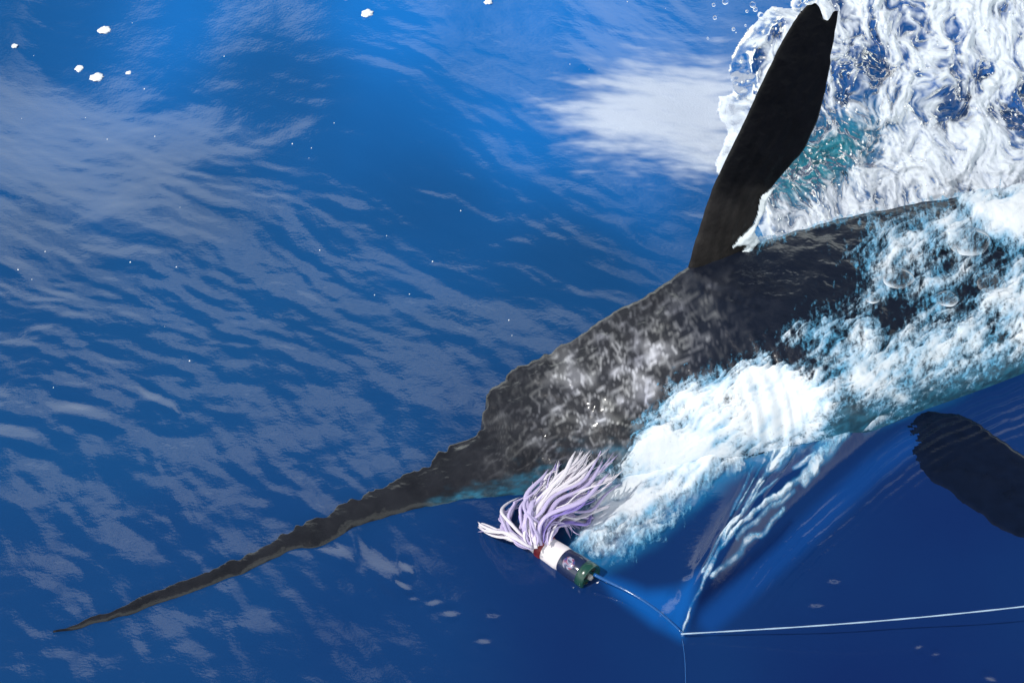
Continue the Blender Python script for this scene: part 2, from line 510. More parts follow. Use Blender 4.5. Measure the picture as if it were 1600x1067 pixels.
def froth_density(U, V):
    f = np.zeros(U.shape)
    for poly, st, soft in FOAM:
        sd = poly_sd(U, V, poly)
        f = np.maximum(f, st * sstep(soft, -soft, sd))
    d, side, arc, tot = line_sd(U, V, WAKE)
    w = 4 + 9 * np.exp(-((arc - 330) / 80) ** 2) + 3 * np.sin(arc / 23.0)
    st = sstep(w + 7, w - 5, d + np.where(side > 0, 2, 0)) * sstep(300, 360, arc) * sstep(560, 430, arc) * 0.75
    f = np.maximum(f, st)
    for pl_, w_, st2 in (([(1067, 986), (1080, 950), (1100, 915), (1112, 890)], 1.3, .95), ([(1105, 908), (1122, 878), (1150, 850), (1180, 822), (1222, 790), (1262, 760)], 2.2, .9),
                          ([(1098, 905), (1118, 868), (1145, 835), (1172, 808), (1190, 775)], 1.5, .85), ([(1112, 912), (1140, 890), (1165, 860), (1195, 838), (1225, 806)], 1.8, .9),
                          ([(1128, 868), (1160, 818), (1190, 765), (1208, 722), (1228, 680), (1240, 640)], 1.5, .85), ([(1150, 815), (1178, 765), (1196, 720), (1214, 680), (1226, 645)], 1.2, .75),
                          ([(1140, 822), (1165, 770), (1182, 730), (1198, 690)], 1.0, .7), ([(1110, 895), (1135, 850), (1170, 812), (1210, 775)], 1.0, .7), ([(1150, 862), (1200, 815), (1240, 785)], 1.3, .75),
                          ([(1256, 768), (1285, 735), (1318, 708), (1345, 684)], 6, .9), ([(1240, 760), (1268, 742), (1290, 722)], 3, .8), ([(1205, 752), (1228, 712), (1238, 702)], 7, .9)):
        d3, _, a3, t3 = line_sd(U + 6 * fbm(U / 40, V / 40, 3, 95), V + 4 * fbm(U / 30, V / 30, 3, 96), pl_)
        rag = 0.80 + 0.26 * fbm(U / 13, V / 11, 3, 97) + 0.45 * fbm(U / 40, V / 40, 2, 98)
        f = np.maximum(f, st2 * np.clip(rag, 0, 1) * sstep(w_ + 4, w_ - 2.5, d3 + 0.5 * w_ * fbm(a3 / 14.0, a3 * 0 + w_ * 7, 2, 99)))
    return f

xs, ys = spaced(-1.02, 1.02, 0.0027, 6000), spaced(-1.12, 1.32, 0.0034, 6000)
X, Y = np.meshgrid(xs, ys)
X, Y = X.ravel(), Y.ravel()
U, V, Z = water_fields(X, Y)
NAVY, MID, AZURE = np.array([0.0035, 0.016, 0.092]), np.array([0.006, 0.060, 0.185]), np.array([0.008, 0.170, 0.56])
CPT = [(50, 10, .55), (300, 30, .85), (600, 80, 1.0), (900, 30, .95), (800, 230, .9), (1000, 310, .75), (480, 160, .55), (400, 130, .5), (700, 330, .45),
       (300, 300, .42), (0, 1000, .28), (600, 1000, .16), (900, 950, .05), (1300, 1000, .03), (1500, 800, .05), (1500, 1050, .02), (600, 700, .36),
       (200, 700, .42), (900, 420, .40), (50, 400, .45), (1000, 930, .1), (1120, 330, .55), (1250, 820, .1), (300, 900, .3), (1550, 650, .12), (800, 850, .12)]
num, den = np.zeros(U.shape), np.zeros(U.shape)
for cu, cv, a in CPT:                                     # water colour from navy to azure, place by place
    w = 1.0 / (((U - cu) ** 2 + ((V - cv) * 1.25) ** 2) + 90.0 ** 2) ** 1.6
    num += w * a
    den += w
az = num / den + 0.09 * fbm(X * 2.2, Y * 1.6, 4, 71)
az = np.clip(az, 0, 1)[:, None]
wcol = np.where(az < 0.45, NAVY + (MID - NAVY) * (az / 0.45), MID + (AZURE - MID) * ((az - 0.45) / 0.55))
dens = froth_density(U, V)
nz = 0.5 + 0.5 * fbm(U / 70, V / 60, 5, 81)
teal = np.clip(sstep(0.10, 0.55, dens + 0.25 * (nz - 0.5)) * 0.9, 0, 1)[:, None]
TEAL = np.array([0.012, 0.16, 0.36])
wcol = wcol * (1 - teal) + TEAL * teal
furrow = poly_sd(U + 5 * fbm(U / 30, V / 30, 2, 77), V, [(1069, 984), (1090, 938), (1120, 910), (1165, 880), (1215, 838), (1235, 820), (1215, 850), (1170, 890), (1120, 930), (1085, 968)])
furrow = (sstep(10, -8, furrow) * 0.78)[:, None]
wcol = wcol * (1 - furrow) + np.array([0.0015, 0.006, 0.045]) * furrow  # dark shading of the wake furrow painted into the water colour
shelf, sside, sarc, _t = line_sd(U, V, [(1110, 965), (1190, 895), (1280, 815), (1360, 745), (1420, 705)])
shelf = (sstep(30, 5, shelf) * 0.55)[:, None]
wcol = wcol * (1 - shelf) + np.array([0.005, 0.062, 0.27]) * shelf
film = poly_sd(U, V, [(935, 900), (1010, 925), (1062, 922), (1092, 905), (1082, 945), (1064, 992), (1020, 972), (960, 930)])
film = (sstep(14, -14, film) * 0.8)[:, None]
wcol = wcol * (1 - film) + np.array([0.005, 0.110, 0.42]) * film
foam = sstep(0.42, 1.0, dens + 0.55 * (nz - 0.5) + 0.25 * fbm(U / 16, V / 14, 3, 83)) * 0.8
# bright cloud reflection left of the fin, painted on as pale froth
cloud_refl = poly_sd(U, V, [(880, 205), (935, 150), (1010, 110), (1120, 95), (1180, 150), (1160, 265), (1060, 278), (950, 268), (890, 240)])
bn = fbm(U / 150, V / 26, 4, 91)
foam = np.maximum(foam, 0.62 * sstep(45, -60, cloud_refl + 75 * bn + 30 * fbm(U / 40, V / 9, 3, 93)))
ver = np.stack([X, Y, Z], 1)
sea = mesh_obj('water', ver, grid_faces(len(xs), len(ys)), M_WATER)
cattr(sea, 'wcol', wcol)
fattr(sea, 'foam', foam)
tag(sea, kind='structure', label='deep blue open sea with wind ripples and sky reflections')

# ------------------------------------------------------------------ marlin
# far silhouette px, near waterline px, height of the back above the water (m)
ST = [(80, 985, 82, 987, .004), (160, 957, 166, 970, .008), (240, 921, 250, 940, .010), (320, 890, 332, 910, .011), (385, 862, 398, 884, .012),
      (440, 836, 456, 858, .013), (470, 818, 498, 858, .014), (520, 795, 556, 822, .018), (600, 758, 638, 798, .026), (690, 708, 730, 780, .045),
      (752, 668, 812, 772, .064), (772, 616, 870, 765, .086), (805, 574, 930, 758, .105), (880, 541, 990, 750, .130), (950, 494, 1060, 735, .155),
      (1020, 457, 1150, 720, .175), (1078, 415, 1225, 700, .195), (1180, 380, 1300, 685, .205), (1300, 345, 1400, 655, .20), (1450, 315, 1530, 610, .17),
      (1600, 295, 1660, 560, .13), (1850, 240, 1890, 480, .06), (2150, 150, 2180, 330, -.02), (2500, 40, 2515, 150, -.06), (2680, -15, 2690, 45, -.08)]
ST = np.array(ST, float)
seg = np.concatenate([[0], np.cumsum(np.hypot(np.diff(ST[:, 0]), np.diff(ST[:, 1])))])
tt = np.unique(np.concatenate([np.arange(0, seg[16], 3.5), np.arange(seg[16], seg[-1], 8.0), [seg[-1]]]))
ip = [np.interp(tt, seg, ST[:, k]) for k in range(5)]
def sm(a, n):
    k = np.ones(n) / n
    return np.convolve(np.pad(a, n // 2, mode='edge'), k, 'valid')[:len(a)]
ip = [sm(a, 7) for a in ip]
jag = sstep(0, 60, tt) * sstep(seg[15], seg[10], tt)
wave = sstep(seg[7], seg[4], tt)
j1 = fbm(tt / 46, tt * 0 + 3.3, 2, 101) * 10 * jag + ridged(tt / 30, tt * 0 + 9.1, 2, 102) * 6 * jag + perlin(tt / 12, tt * 0 + 4.4, 105) * 8 * jag
j2 = fbm(tt / 40, tt * 0 + 6.3, 3, 103) * 9 * jag
ub = fbm(tt / 75, tt * 0 + 1.7, 2, 104) * 8 * wave
fu, fv, nu, nv, hh = ip
edx, edy = np.gradient(fu), np.gradient(fv)
edl = np.hypot(edx, edy)
enx, eny = -edy / edl, edx / edl
fv = fv + j1 * 0.32 * wave + ub
nv = nv + j2 * 0.35 * wave + ub
ej1, ej2 = j1 * (1 - wave), j2 * (1 - wave)
lwt = sstep(0.015, 0.05, hh)
lift, base = np.zeros(len(tt)), np.zeros(len(tt))
for _ in range(4):                 # settle ridge and waterline on the swell along their lines of sight
    Rp = G(fu, fv, hh + lift)      # ridge of the back
    Np = G(nu, nv, base)           # near waterline
    sr, base = sea_z(Rp[:, 0], Rp[:, 1]), sea_z(Np[:, 0], Np[:, 1])
    lift = np.maximum(sr, base) * (1 - lwt) + 0.3 * sr * lwt
NR = 76
rings, tv = [], []
for i in range(len(tt)):
    R_, N_ = Rp[i].copy(), Np[i].copy()
    N_[2] = base[i] - 0.004
    ax = R_ - N_
    ax[2] = 0
    L = max(np.linalg.norm(ax), 1e-4)
    axn = ax / L
    rise = R_[2] - N_[2]
    row = []
    na = 62
    for k in range(na):                               # near flank up to the back
        a = k / (na - 1) * math.pi / 2
        p = N_ + axn * (L * (1 - math.cos(a)) ** 1.0)
        p[2] = N_[2] + rise * math.sin(a)
        kk = k / (na - 1)
        p[0] += ej1[i] * enx[i] * kk ** 4 * SPAN / W
        p[1] -= (ej1[i] * eny[i] * kk ** 4 + ej2[i] * (1 - kk) ** 7) * SPAN / W * 1.15
        row.append(p)
        tv.append(k / (na - 1))
    bk = min(0.10, 0.55 * L)
    dep = min(0.30, 0.95 * L)
    nb = NR - na
    for k in range(nb):                               # far flank and belly, under water
        t_ = (k + 1) / (nb + 1)
        if t_ < 0.4:
            q = t_ / 0.4
            p = N_ + axn * (L + 0.25 * bk * math.sin(q * math.pi / 2))
            p[0] += ej1[i] * enx[i] * SPAN / W * (1 - q)
            p[1] -= ej1[i] * eny[i] * SPAN / W * 1.15 * (1 - q)
            p[2] = R_[2] * (1 - q) - 0.5 * dep * q
        else:
            q = (t_ - 0.4) / 0.6
            p = N_ + axn * ((L + 0.25 * bk) * (1 - q))
            p[2] = -0.5 * dep * (1 - q) + N_[2] * q - 0.55 * dep * math.sin(q * math.pi)
        row.append(p)
        tv.append(1.0 if t_ < 0.3 else 0.0)
    rings.append(row)
rings = np.array(rings)
tv = np.array(tv).reshape(len(tt), NR)
nr = len(tt)
# soft lumps so that the wet flank is not a perfect loft
bv = rings.reshape(-1, 3)
bu, bvv = PX(bv[:, 0], bv[:, 1], bv[:, 2])
big = np.repeat(sstep(seg[7], seg[12], tt), NR)
bv[:, 2] += big * (0.005 * fbm(bu / 42, bvv / 36, 3, 111) + 0.0020 * ridged(bu / 24, bvv / 18, 2, 113) + 0.0007 * fbm(bu / 9, bvv / 8, 2, 114))
fcs = []
for i in range(nr - 1):
    for k in range(NR):
        fcs.append((i * NR + k, i * NR + (k + 1) % NR, (i + 1) * NR + (k + 1) % NR, (i + 1) * NR + k))
fcs = np.array(fcs)
marlin = empty('marlin', (float(Rp[nr // 2, 0]), float(Rp[nr // 2, 1]), -0.3))
tag(marlin, 'big dark marlin charging at the lure with long bill and raised black dorsal fin', 'marlin')
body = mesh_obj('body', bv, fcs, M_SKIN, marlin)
char = np.array([0.0145, 0.0150, 0.0185])
skin = np.tile(char, (len(bv), 1))
tvf = tv.ravel()
n1 = fbm(bu / 60, bvv / 40, 4, 121)
skin *= (1 + 0.55 * n1)[:, None]
dark = sstep(1010, 1110, bu)[:, None]                                   # blue-black behind the gill
skin = skin * (1 - dark) + np.array([0.006, 0.009, 0.018]) * dark
glint = np.exp(-rot_ellipse(bu, bvv, 965, 598, 150, 88, -38) ** 2.4)      # sky glints and ripple caustics painted into the shoulder's skin colour
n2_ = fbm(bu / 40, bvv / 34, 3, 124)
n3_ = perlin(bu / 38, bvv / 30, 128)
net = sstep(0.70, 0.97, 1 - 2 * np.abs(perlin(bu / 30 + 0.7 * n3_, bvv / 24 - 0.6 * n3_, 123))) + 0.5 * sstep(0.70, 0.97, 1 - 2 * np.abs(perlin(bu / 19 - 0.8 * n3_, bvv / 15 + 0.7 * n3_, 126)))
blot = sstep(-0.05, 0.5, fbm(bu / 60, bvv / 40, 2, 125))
sv = np.clip(glint * (1.0 * net * (0.40 + 0.6 * blot) + 0.34 * blot + 0.04), 0, 1)[:, None]
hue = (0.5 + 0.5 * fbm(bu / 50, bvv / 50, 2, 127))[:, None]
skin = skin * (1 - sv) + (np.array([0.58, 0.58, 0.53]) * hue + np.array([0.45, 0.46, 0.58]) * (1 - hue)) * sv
tl = sstep(0.42, 0.12, tvf + 0.25 * fbm(bu / 34, bvv / 16, 3, 129)) * sstep(640, 720, bu) * sstep(1050, 960, bu)
tl = np.maximum(tl, sstep(0.34, 0.10, tvf + 0.12 * fbm(bu / 34, bvv / 16, 3, 130)) * sstep(1150, 1280, bu))
tl = (tl * (0.35 + 0.65 * sstep(-0.2, 0.35, fbm(bu / 22, bvv / 9, 3, 131))))[:, None]
skin = skin * (1 - tl) + np.array([0.025, 0.13, 0.21]) * tl
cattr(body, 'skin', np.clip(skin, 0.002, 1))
bvh = BVHTree.FromPolygons([Vector(v) for v in bv], [tuple(f) for f in fcs])
def body_top(x, y):
    out = np.full(len(x), -1.0)
    dn = Vector((0, 0, -1))
    for i in range(len(x)):
        r = bvh.ray_cast(Vector((x[i], y[i], 1.0)), dn)
        if r[0] is not None: out[i] = r[0].z
    return out

# dorsal fin: a thin curved blade in the upright plane through the back
i0 = int(np.argmin(np.abs(tt - seg[16])))
i1 = int(np.argmin(np.abs(tt - seg[17])))
p0 = Rp[i0]
axis = Rp[i1] - Rp[i0]
axis[2] = 0
axis /= np.linalg.norm(axis)
fn = np.array([axis[1], -axis[0], 0.0])
LEAD = [(1062, 470), (1072, 428), (1086, 380), (1098, 340), (1112, 296), (1136, 246), (1165, 186), (1196, 118), (1220, 68), (1238, 38), (1252, 18), (1262, 8)]
TRAIL = [(1190, 455), (1178, 412), (1168, 372), (1176, 338), (1190, 298), (1222, 262), (1248, 232), (1270, 190), (1282, 150), (1293, 100), (1300, 60), (1309, 14)]
nf_, nw_ = 110, 40
def resamp(P, n):
    P = np.array(P, float)
    s_ = np.linspace(0, len(P) - 1, n)
    k = np.arange(len(P))
    return np.stack([sm(np.interp(s_, k, P[:, j]), 5) for j in (0, 1)], 1)
le, tr = resamp(LEAD, nf_), resamp(TRAIL, nf_)
tr[:, 0] += 3.0 * fbm(np.arange(nf_) / 7.0, np.zeros(nf_) + 2.2, 3, 141) * sstep(12, 40, np.arange(nf_))
le[:, 0] += 1.6 * fbm(np.arange(nf_) / 6.0, np.zeros(nf_) + 4.2, 2, 143)
fvv, ffc = [], []
for sgn in (1, -1):
    for i in range(nf_):
        q = i / (nf_ - 1)
        for k in range(nw_):
            c = k / (nw_ - 1)
            px = le[i] * (1 - c) + tr[i] * c
            # torn tip: two points with a notch
            if q > 0.95:
                px = px + np.array([0, 30.0 * math.exp(-((c - 0.62) / 0.16) ** 2) * (q - 0.95) / 0.05 - 5 * math.exp(-((c - 0.3) / 0.12) ** 2) * (q - 0.95) / 0.05])
            P = on_plane(px[0], px[1], p0, fn)
            th = 0.011 * (1 - 0.75 * q) * (math.sin(math.pi * min(1, max(0, c)) ** 0.6) ** 0.7 if 0 < c < 1 else 0) 
            ray_ = 0.0006 * math.sin(c * 34 + 3 * q) * min(1, 4 * c * (1 - c)) * (1 - q)
            bendy = 0.012 * math.sin(q * 3.0) * c
            fvv.append(P + fn * (sgn * th + ray_ + bendy))
n_half = nf_ * nw_
for h_ in (0, 1):
    for i in range(nf_ - 1):
        for k in range(nw_ - 1):
            a = h_ * n_half + i * nw_ + k
            q4 = (a, a + 1, a + 1 + nw_, a + nw_)
            ffc.append(q4 if h_ == 0 else q4[::-1])
fvv = np.array(fvv)
du, dv = PX(fvv[:, 0], fvv[:, 1], fvv[:, 2])
lowf = sstep(270, 340, dv + 26 * fbm(du / 40, dv / 22, 3, 145))[:, None] * (0.75 + 0.5 * fbm(du / 34, dv / 26, 3, 147))[:, None]
fincol = np.array([0.0035, 0.0035, 0.0045]) * (1 + 0.6 * fbm(du / 24, dv / 40, 3, 146))[:, None]
fincol = fincol * (1 - lowf * 0.9) + np.array([0.030, 0.027, 0.026]) * lowf * 0.9  # sky reflection on the wet lower fin painted into its colour
dorsal = mesh_obj('dorsal_fin', fvv, np.array(ffc), M_FINSKIN, marlin)
cattr(dorsal, 'skin', np.clip(fincol, 0.002, 1))
bm = bmesh.new()
bm.from_mesh(dorsal.data)
bmesh.ops.remove_doubles(bm, verts=bm.verts, dist=0.0002)
bm.to_mesh(dorsal.data)
bm.free()

# pectoral fin, awash on the near side
PEC = [(1352, 672), (1372, 664), (1400, 655), (1440, 650), (1490, 652), (1530, 668), (1562, 690), (1600, 714), (1660, 770), (1730, 860), (1760, 930), (1735, 935), (1680, 895), (1600, 848), (1560, 834), (1535, 815),
       (1500, 796), (1480, 778), (1450, 764), (1425, 745), (1395, 735), (1368, 712)]
uu, vv = np.meshgrid(np.arange(1336, 1780, 4.0), np.arange(630, 950, 4.0))
nx_, ny_ = uu.shape[1], uu.shape[0]
uu, vv = uu.ravel(), vv.ravel()
sd = poly_sd(uu + 5 * fbm(uu / 30, vv / 30, 3, 151), vv + 5 * fbm(uu / 34, vv / 30, 3, 152), PEC)
P = G(uu, vv, 0.0)
wz = sea_z(P[:, 0], P[:, 1])
ef = sstep(0, -12, sd)
P[:, 2] = wz - 0.0055 + 0.0085 * ef * sstep(1350, 1475, uu + 26 * fbm(uu / 46, vv / 34, 2, 153))
keep = sd < 3
v1, f1, e1 = cut(P, grid_faces(nx_, ny_), keep, ef)
v2 = v1.copy()
v2[:, 2] -= 0.004 + 0.018 * e1
allv = np.concatenate([v1, v2])
allf = np.concatenate([f1, f1[:, ::-1] + len(v1)])
M_PEC = plain('fin_wet', (0.003, 0.0065, 0.019), 0.18, 1.28, 40.0, 0.25, 0.002, vary=0.5)
pect = mesh_obj('pectoral_fin', allv, allf, M_PEC, marlin)
pect['label'] = 'blue-black pectoral fin awash beside the belly'

# ------------------------------------------------------------------ froth on water and back (one churning mass)
def froth(name, u0, u1, v0, v1_, step, thr, label, seed, relief=0.02, densfn=froth_density, extra=None):
    uu, vv = np.meshgrid(np.arange(u0, u1, step), np.arange(v0, v1_, step))
    nx, ny = uu.shape[1], uu.shape[0]
    uu, vv = uu.ravel(), vv.ravel()
    Pg = G(uu, vv, 0.0)
    d = densfn(uu, vv)
    act = d > 0.02
    wz = np.zeros(len(uu))
    wz[act] = sea_z(Pg[act, 0], Pg[act, 1])
    # what lies under this line of sight: back of the fish or water
    zb = np.full(len(uu), -1.0)
    o_ = Vector(CAM)
    ia = np.where(act)[0]
    P3 = Pg.copy()
    for i in ia:
        dr = Vector(Pg[i] - CAM)
        L = dr.length
        r = bvh.ray_cast(o_, dr / L, L)
        if r[0] is not None:
            P3[i] = r[0]
            zb[i] = r[0].z
        else:
            P3[i, 2] = wz[i]
    # streaky along the flow (up to the right), lumpy across
    a = math.radians(-38)
    su, sv_ = uu * math.cos(a) + vv * math.sin(a), -uu * math.sin(a) + vv * math.cos(a)
    wx, wy = 14 * fbm(uu / 60, vv / 60, 3, seed + 1), 14 * fbm(uu / 60, vv / 60, 3, seed + 2)
    n_big = fbm((su + wx) / 95, (sv_ + wy) / 55, 5, seed + 3, 0.58)
    n_fine = ridged((su + wx) / 70, (sv_ + wy) / 13, 4, seed + 4, 0.6)
    lac = ridged((uu + wx) / 24, (vv + wy) / 20, 4, seed + 5, 0.62)
    m = d * 1.5 + 0.70 * n_big + 0.34 * n_fine + 0.12 * lac - 0.36
    mass = sstep(thr, thr + 0.8, m)
    hgt = relief * mass * (0.6 + 0.9 * fbm(uu / 120, vv / 80, 2, seed + 8)) + 0.0022 * mass * n_fine + 0.0008 * mass * fbm(uu / 9, vv / 8, 3, seed + 6)
    dw = line_sd(uu, vv, WAKE)[0]
    hgt = hgt * (0.12 + 0.88 * np.maximum(sstep(60, 110, dw), sstep(700, 640, vv)))
    P3[:, 2] += np.maximum(hgt, 0.0) + 0.0022
    k = act & (m > thr - 0.25)
    thick = sstep(thr + 0.05, thr + 1.0, m + 0.5 * fbm(su / 60, sv_ / 22, 4, seed + 12))
    pale = np.array([0.10, 0.36, 0.58])
    white = np.array([0.74, 0.77, 0.80])
    colr = pale + (white - pale) * thick[:, None]
    cover = np.clip((m - thr) * 0.95 + 0.12, 0, 1.0) * 0.98
    v3, f3, c3, k3 = cut(P3, grid_faces(nx, ny), k, colr, cover)
    # drop faces stretched across the silhouette of the back
    e = np.linalg.norm(v3[f3[:, 0]] - v3[f3[:, 2]], axis=1)
    f3 = f3[e < 0.09]
    o = mesh_obj(name, v3, f3, M_FROTH)
    cattr(o, 'fcol', c3)
    fattr(o, 'cover', k3)
    return tag(o, label, 'foam', kind='stuff')
froth('whitewater', 850, 1640, 160, 1000, 1.7, 0.34, 'thick white churning foam rolling along the flank of the marlin', 201)

# ------------------------------------------------------------------ splash thrown up behind the dorsal fin
SPL = [(1165, 345), (1130, 290), (1118, 250), (1140, 204), (1123, 170), (1125, 146), (1150, 140), (1143, 100), (1147, 78), (1157, 58), (1185, 27), (1208, 5), (1238, 5),
       (1250, -60), (1660, -60), (1660, 430), (1200, 430)]
st_ = 1.6
uu, vv = np.meshgrid(np.arange(1090, 1650, st_), np.arange(-50, 430, st_))
nx_, ny_ = uu.shape[1], uu.shape[0]
uu, vv = uu.ravel(), vv.ravel()
sd = poly_sd(uu + 6 * fbm(uu / 26, vv / 26, 3, 301), vv + 6 * fbm(uu / 26, vv / 26, 3, 302), SPL)
z0 = 0.30 * sstep(400, -160, vv) + 0.02
edge = sstep(2, -34, sd)
wx, wy = 48 * fbm(uu / 110, vv / 110, 3, 303), 48 * fbm(uu / 110, vv / 110, 3, 304)
up = sstep(300, 140, vv)
strk = ridged((uu + wx) / 40, (vv + wy) / 80, 3, 305, 0.55)
lump = fbm((uu + wx) / 85, (vv + wy) / 85, 4, 306, 0.55)
chop = ridged((uu * 0.8 - vv * 0.6 + wx) / 22, (uu * 0.6 + vv * 0.8 + wy) / 30, 3, 307, 0.6)
swirl = ridged((uu * 0.8 + vv * 0.6 + wx) / 60, (vv * 0.8 - uu * 0.6 + wy) / 20, 4, 308, 0.6)
fine = fbm((uu + wx) / 9, (vv + wy) / 15, 4, 311, 0.6)
disp = 0.045 * lump + up * 0.014 * strk + (1 - up) * 0.010 * swirl + 0.006 * chop + 0.0012 * fine
base3 = G(uu, vv, z0)
nrm = np.array([0.0, -0.75, 0.66])
push = (0.05 + disp) * edge - 0.05 * (1 - edge)
P = base3 + nrm * push[:, None]
k = sd < 0
# froth share: white and blue in about equal parts, elongated with the fall of the water
whi = 0.60 + 0.35 * lump + 0.62 * (up * strk + (1 - up) * swirl) + 0.26 * chop + 0.34 * fine
win = np.exp(-rot_ellipse(uu, vv, 1345, 120, 60, 80, 10) ** 2) * 0.45 + np.exp(-rot_ellipse(uu, vv, 1480, 150, 26, 70, 8) ** 2) * 0.5
win += np.exp(-rot_ellipse(uu, vv, 1160, 110, 15, 42, -8) ** 2) * 1.2 + np.exp(-rot_ellipse(uu, vv, 1590, 180, 22, 36, 0) ** 2) * 1.1
win += np.exp(-rot_ellipse(uu, vv, 1205, 48, 20, 18, -20) ** 2) * 0.7
tz = np.exp(-rot_ellipse(uu, vv, 1275, 260, 110, 46, -35) ** 2)
whi = whi - win - 0.62 * tz
fo = sstep(0.60, 1.06, whi) * 0.94
blue = np.array([0.004, 0.055, 0.21])
wc = np.tile(blue, (len(uu), 1)) * (1 + 0.9 * lump)[:, None]
tzz = np.clip(tz * 1.25, 0, 1)[:, None]
tn = (0.5 + 0.5 * swirl)[:, None]
wc = wc * (1 - tzz) + (np.array([0.012, 0.17, 0.24]) * tn + np.array([0.002, 0.012, 0.03]) * (1 - tn)) * tzz
grey = (sstep(160, 330, vv) * (1 - tz))[:, None] * 0.35
wc = wc * (1 - grey) + np.array([0.16, 0.25, 0.36]) * grey
v3, f3, c3, o3 = cut(P, grid_faces(nx_, ny_), k, np.clip(wc, 0, 1), fo)
spl = mesh_obj('splash', v3, f3, M_SPLASH)
cattr(spl, 'wcol', c3)
fattr(spl, 'foam', o3)
tag(spl, 'glassy sheet of blue and white water thrown up behind the dorsal fin', 'splash', kind='stuff')

# ------------------------------------------------------------------ trolling lure
L0, L1 = G(838, 846, 0.024), G(924, 903, 0.014)
la = L1 - L0
LL = float(np.linalg.norm(la))
la /= LL
lx = np.cross(la, [0, 0, 1.0])
lx /= np.linalg.norm(lx)
lz = np.cross(lx, la)
lure = empty('trolling_lure', (float(L0[0]), float(L0[1]), 0.0))
tag(lure, 'trolling lure with green jet face, white collar and streaming lilac skirt', 'lure')
def lathe(name, prof, mat, nseg=28):
    vs, fs = [], []
    for s_, r in prof:
        for k in range(nseg):
            a = 2 * math.pi * k / nseg
            vs.append(L0 + la * (s_ * LL) + (lx * math.cos(a) + lz * math.sin(a)) * r)
    for i in range(len(prof) - 1):
        for k in range(nseg):
            fs.append((i * nseg + k, i * nseg + (k + 1) % nseg, (i + 1) * nseg + (k + 1) % nseg, (i + 1) * nseg + k))
    return mesh_obj(name, vs, fs, mat, lure)
M_NAVY = plain('resin_navy', (0.012, 0.020, 0.060), 0.12, 1.5, 40, 0.15, 0.0006, coat=0.6, vary=0.6)
M_GREEN = plain('face_green', (0.012, 0.055, 0.040), 0.25, 1.5, 60, 0.3, 0.001, coat=0.3, vary=0.5)
M_COLLAR = plain('collar_white', (0.80, 0.74, 0.76), 0.45, 1.45, 70, 0.25, 0.001, vary=0.08)
M_RED = plain('band_red', (0.20, 0.016, 0.022), 0.4, 1.45, 80, 0.2)
M_HOLE = plain('jet_dark', (0.004, 0.006, 0.006), 0.5, 1.4, 50, 0.1)
M_STEEL = plain('ring_steel', (0.45, 0.42, 0.40), 0.25, 1.6, 80, 0.2, vary=0.3)
lathe('collar', [(-.02, .010), (-.02, .0175), (0.10, .0190), (0.30, .0205), (0.45, .0215), (0.52, .0205), (0.53, .016)], M_COLLAR)
lathe('band', [(0.10, .016), (0.10, .0204), (0.13, .0214), (0.19, .0216), (0.21, .0208), (0.215, .017)], M_RED)
head = lathe('head', [(0.46, .015), (0.48, .0195), (0.55, .0215), (0.70, .0228), (0.84, .0228), (0.87, .0220)], M_NAVY)
face = lathe('face', [(0.84, .018), (0.86, .0226), (0.93, .0232), (0.985, .0226), (1.0, .0212), (0.975, .017), (0.965, .012), (0.965, .0008)], M_GREEN)
def disc_on(name, center, nrm_, r, mat, parent, depth=0.0015, seg_=18):
    nrm_ = nrm_ / np.linalg.norm(nrm_)
    t1 = np.cross(nrm_, [0.3, 0.2, 1.0])
    t1 /= np.linalg.norm(t1)
    t2_ = np.cross(nrm_, t1)
    vs = [center + nrm_ * depth]
    for rr_, dd in ((r * .7, depth), (r, depth * .4), (r * 1.02, -depth)):
        for k in range(seg_):
            a = 2 * math.pi * k / seg_
            vs.append(center + (t1 * math.cos(a) + t2_ * math.sin(a)) * rr_ + nrm_ * dd)
    fs = [(0, 1 + k, 1 + (k + 1) % seg_) for k in range(seg_)]
    for q in range(2):
        for k in range(seg_):
            fs.append((1 + q * seg_ + k, 1 + (q + 1) * seg_ + k, 1 + (q + 1) * seg_ + (k + 1) % seg_, 1 + q * seg_ + (k + 1) % seg_))
    o = mesh_obj(name, vs, fs, mat, lure)
    if parent is not lure:                             # a piece of a part: the part already sits in world place
        o.parent = parent
        o.matrix_parent_inverse = Matrix.Identity(4)
    return o
fc = L0 + la * (0.968 * LL)
for k in range(4):
    a = math.radians(35 + 90 * k)
    disc_on('jet_hole', fc + (lx * math.cos(a) + lz * math.sin(a)) * .0130, la, .0042, M_HOLE, face, 0.0022)
disc_on('line_bore', fc + la * .001, la, .0048, M_STEEL, face, 0.004)
ev = (-lx * 0.25 + lz * 1.0)
tocam = CAM - L0
tocam -= la * np.dot(tocam, la)
tocam /= np.linalg.norm(tocam)
ec = L0 + la * (0.68 * LL) + tocam * .0224
m_, nd, lk, out = new_mat('eye_swirl')
p_ = N(nd, 'ShaderNodeBsdfPrincipled')
t_ = N(nd, 'ShaderNodeTexCoord')
w_ = N(nd, 'ShaderNodeTexNoise')
w_.inputs['Scale'].default_value = 38.0
w_.inputs['Detail'].default_value = 2.0
w_.inputs['Distortion'].default_value = 2.5
lk.new(t_.outputs['Object'], w_.inputs['Vector'])
cr = N(nd, 'ShaderNodeValToRGB')
for pos, c_ in ((0.40, (0.014, 0.022, 0.07)), (0.50, (0.30, 0.32, 0.45)), (0.56, (0.22, 0.05, 0.09)), (0.64, (0.03, 0.05, 0.20))):
    e_ = cr.color_ramp.elements.new(pos)
    e_.color = (*c_, 1)
cr.color_ramp.elements.remove(cr.color_ramp.elements[0])
cr.color_ramp.elements.remove(cr.color_ramp.elements[-1])
lk.new(w_.outputs['Fac'], cr.inputs[0])
lk.new(cr.outputs[0], p_.inputs['Base Color'])
p_.inputs['Roughness'].default_value = 0.12
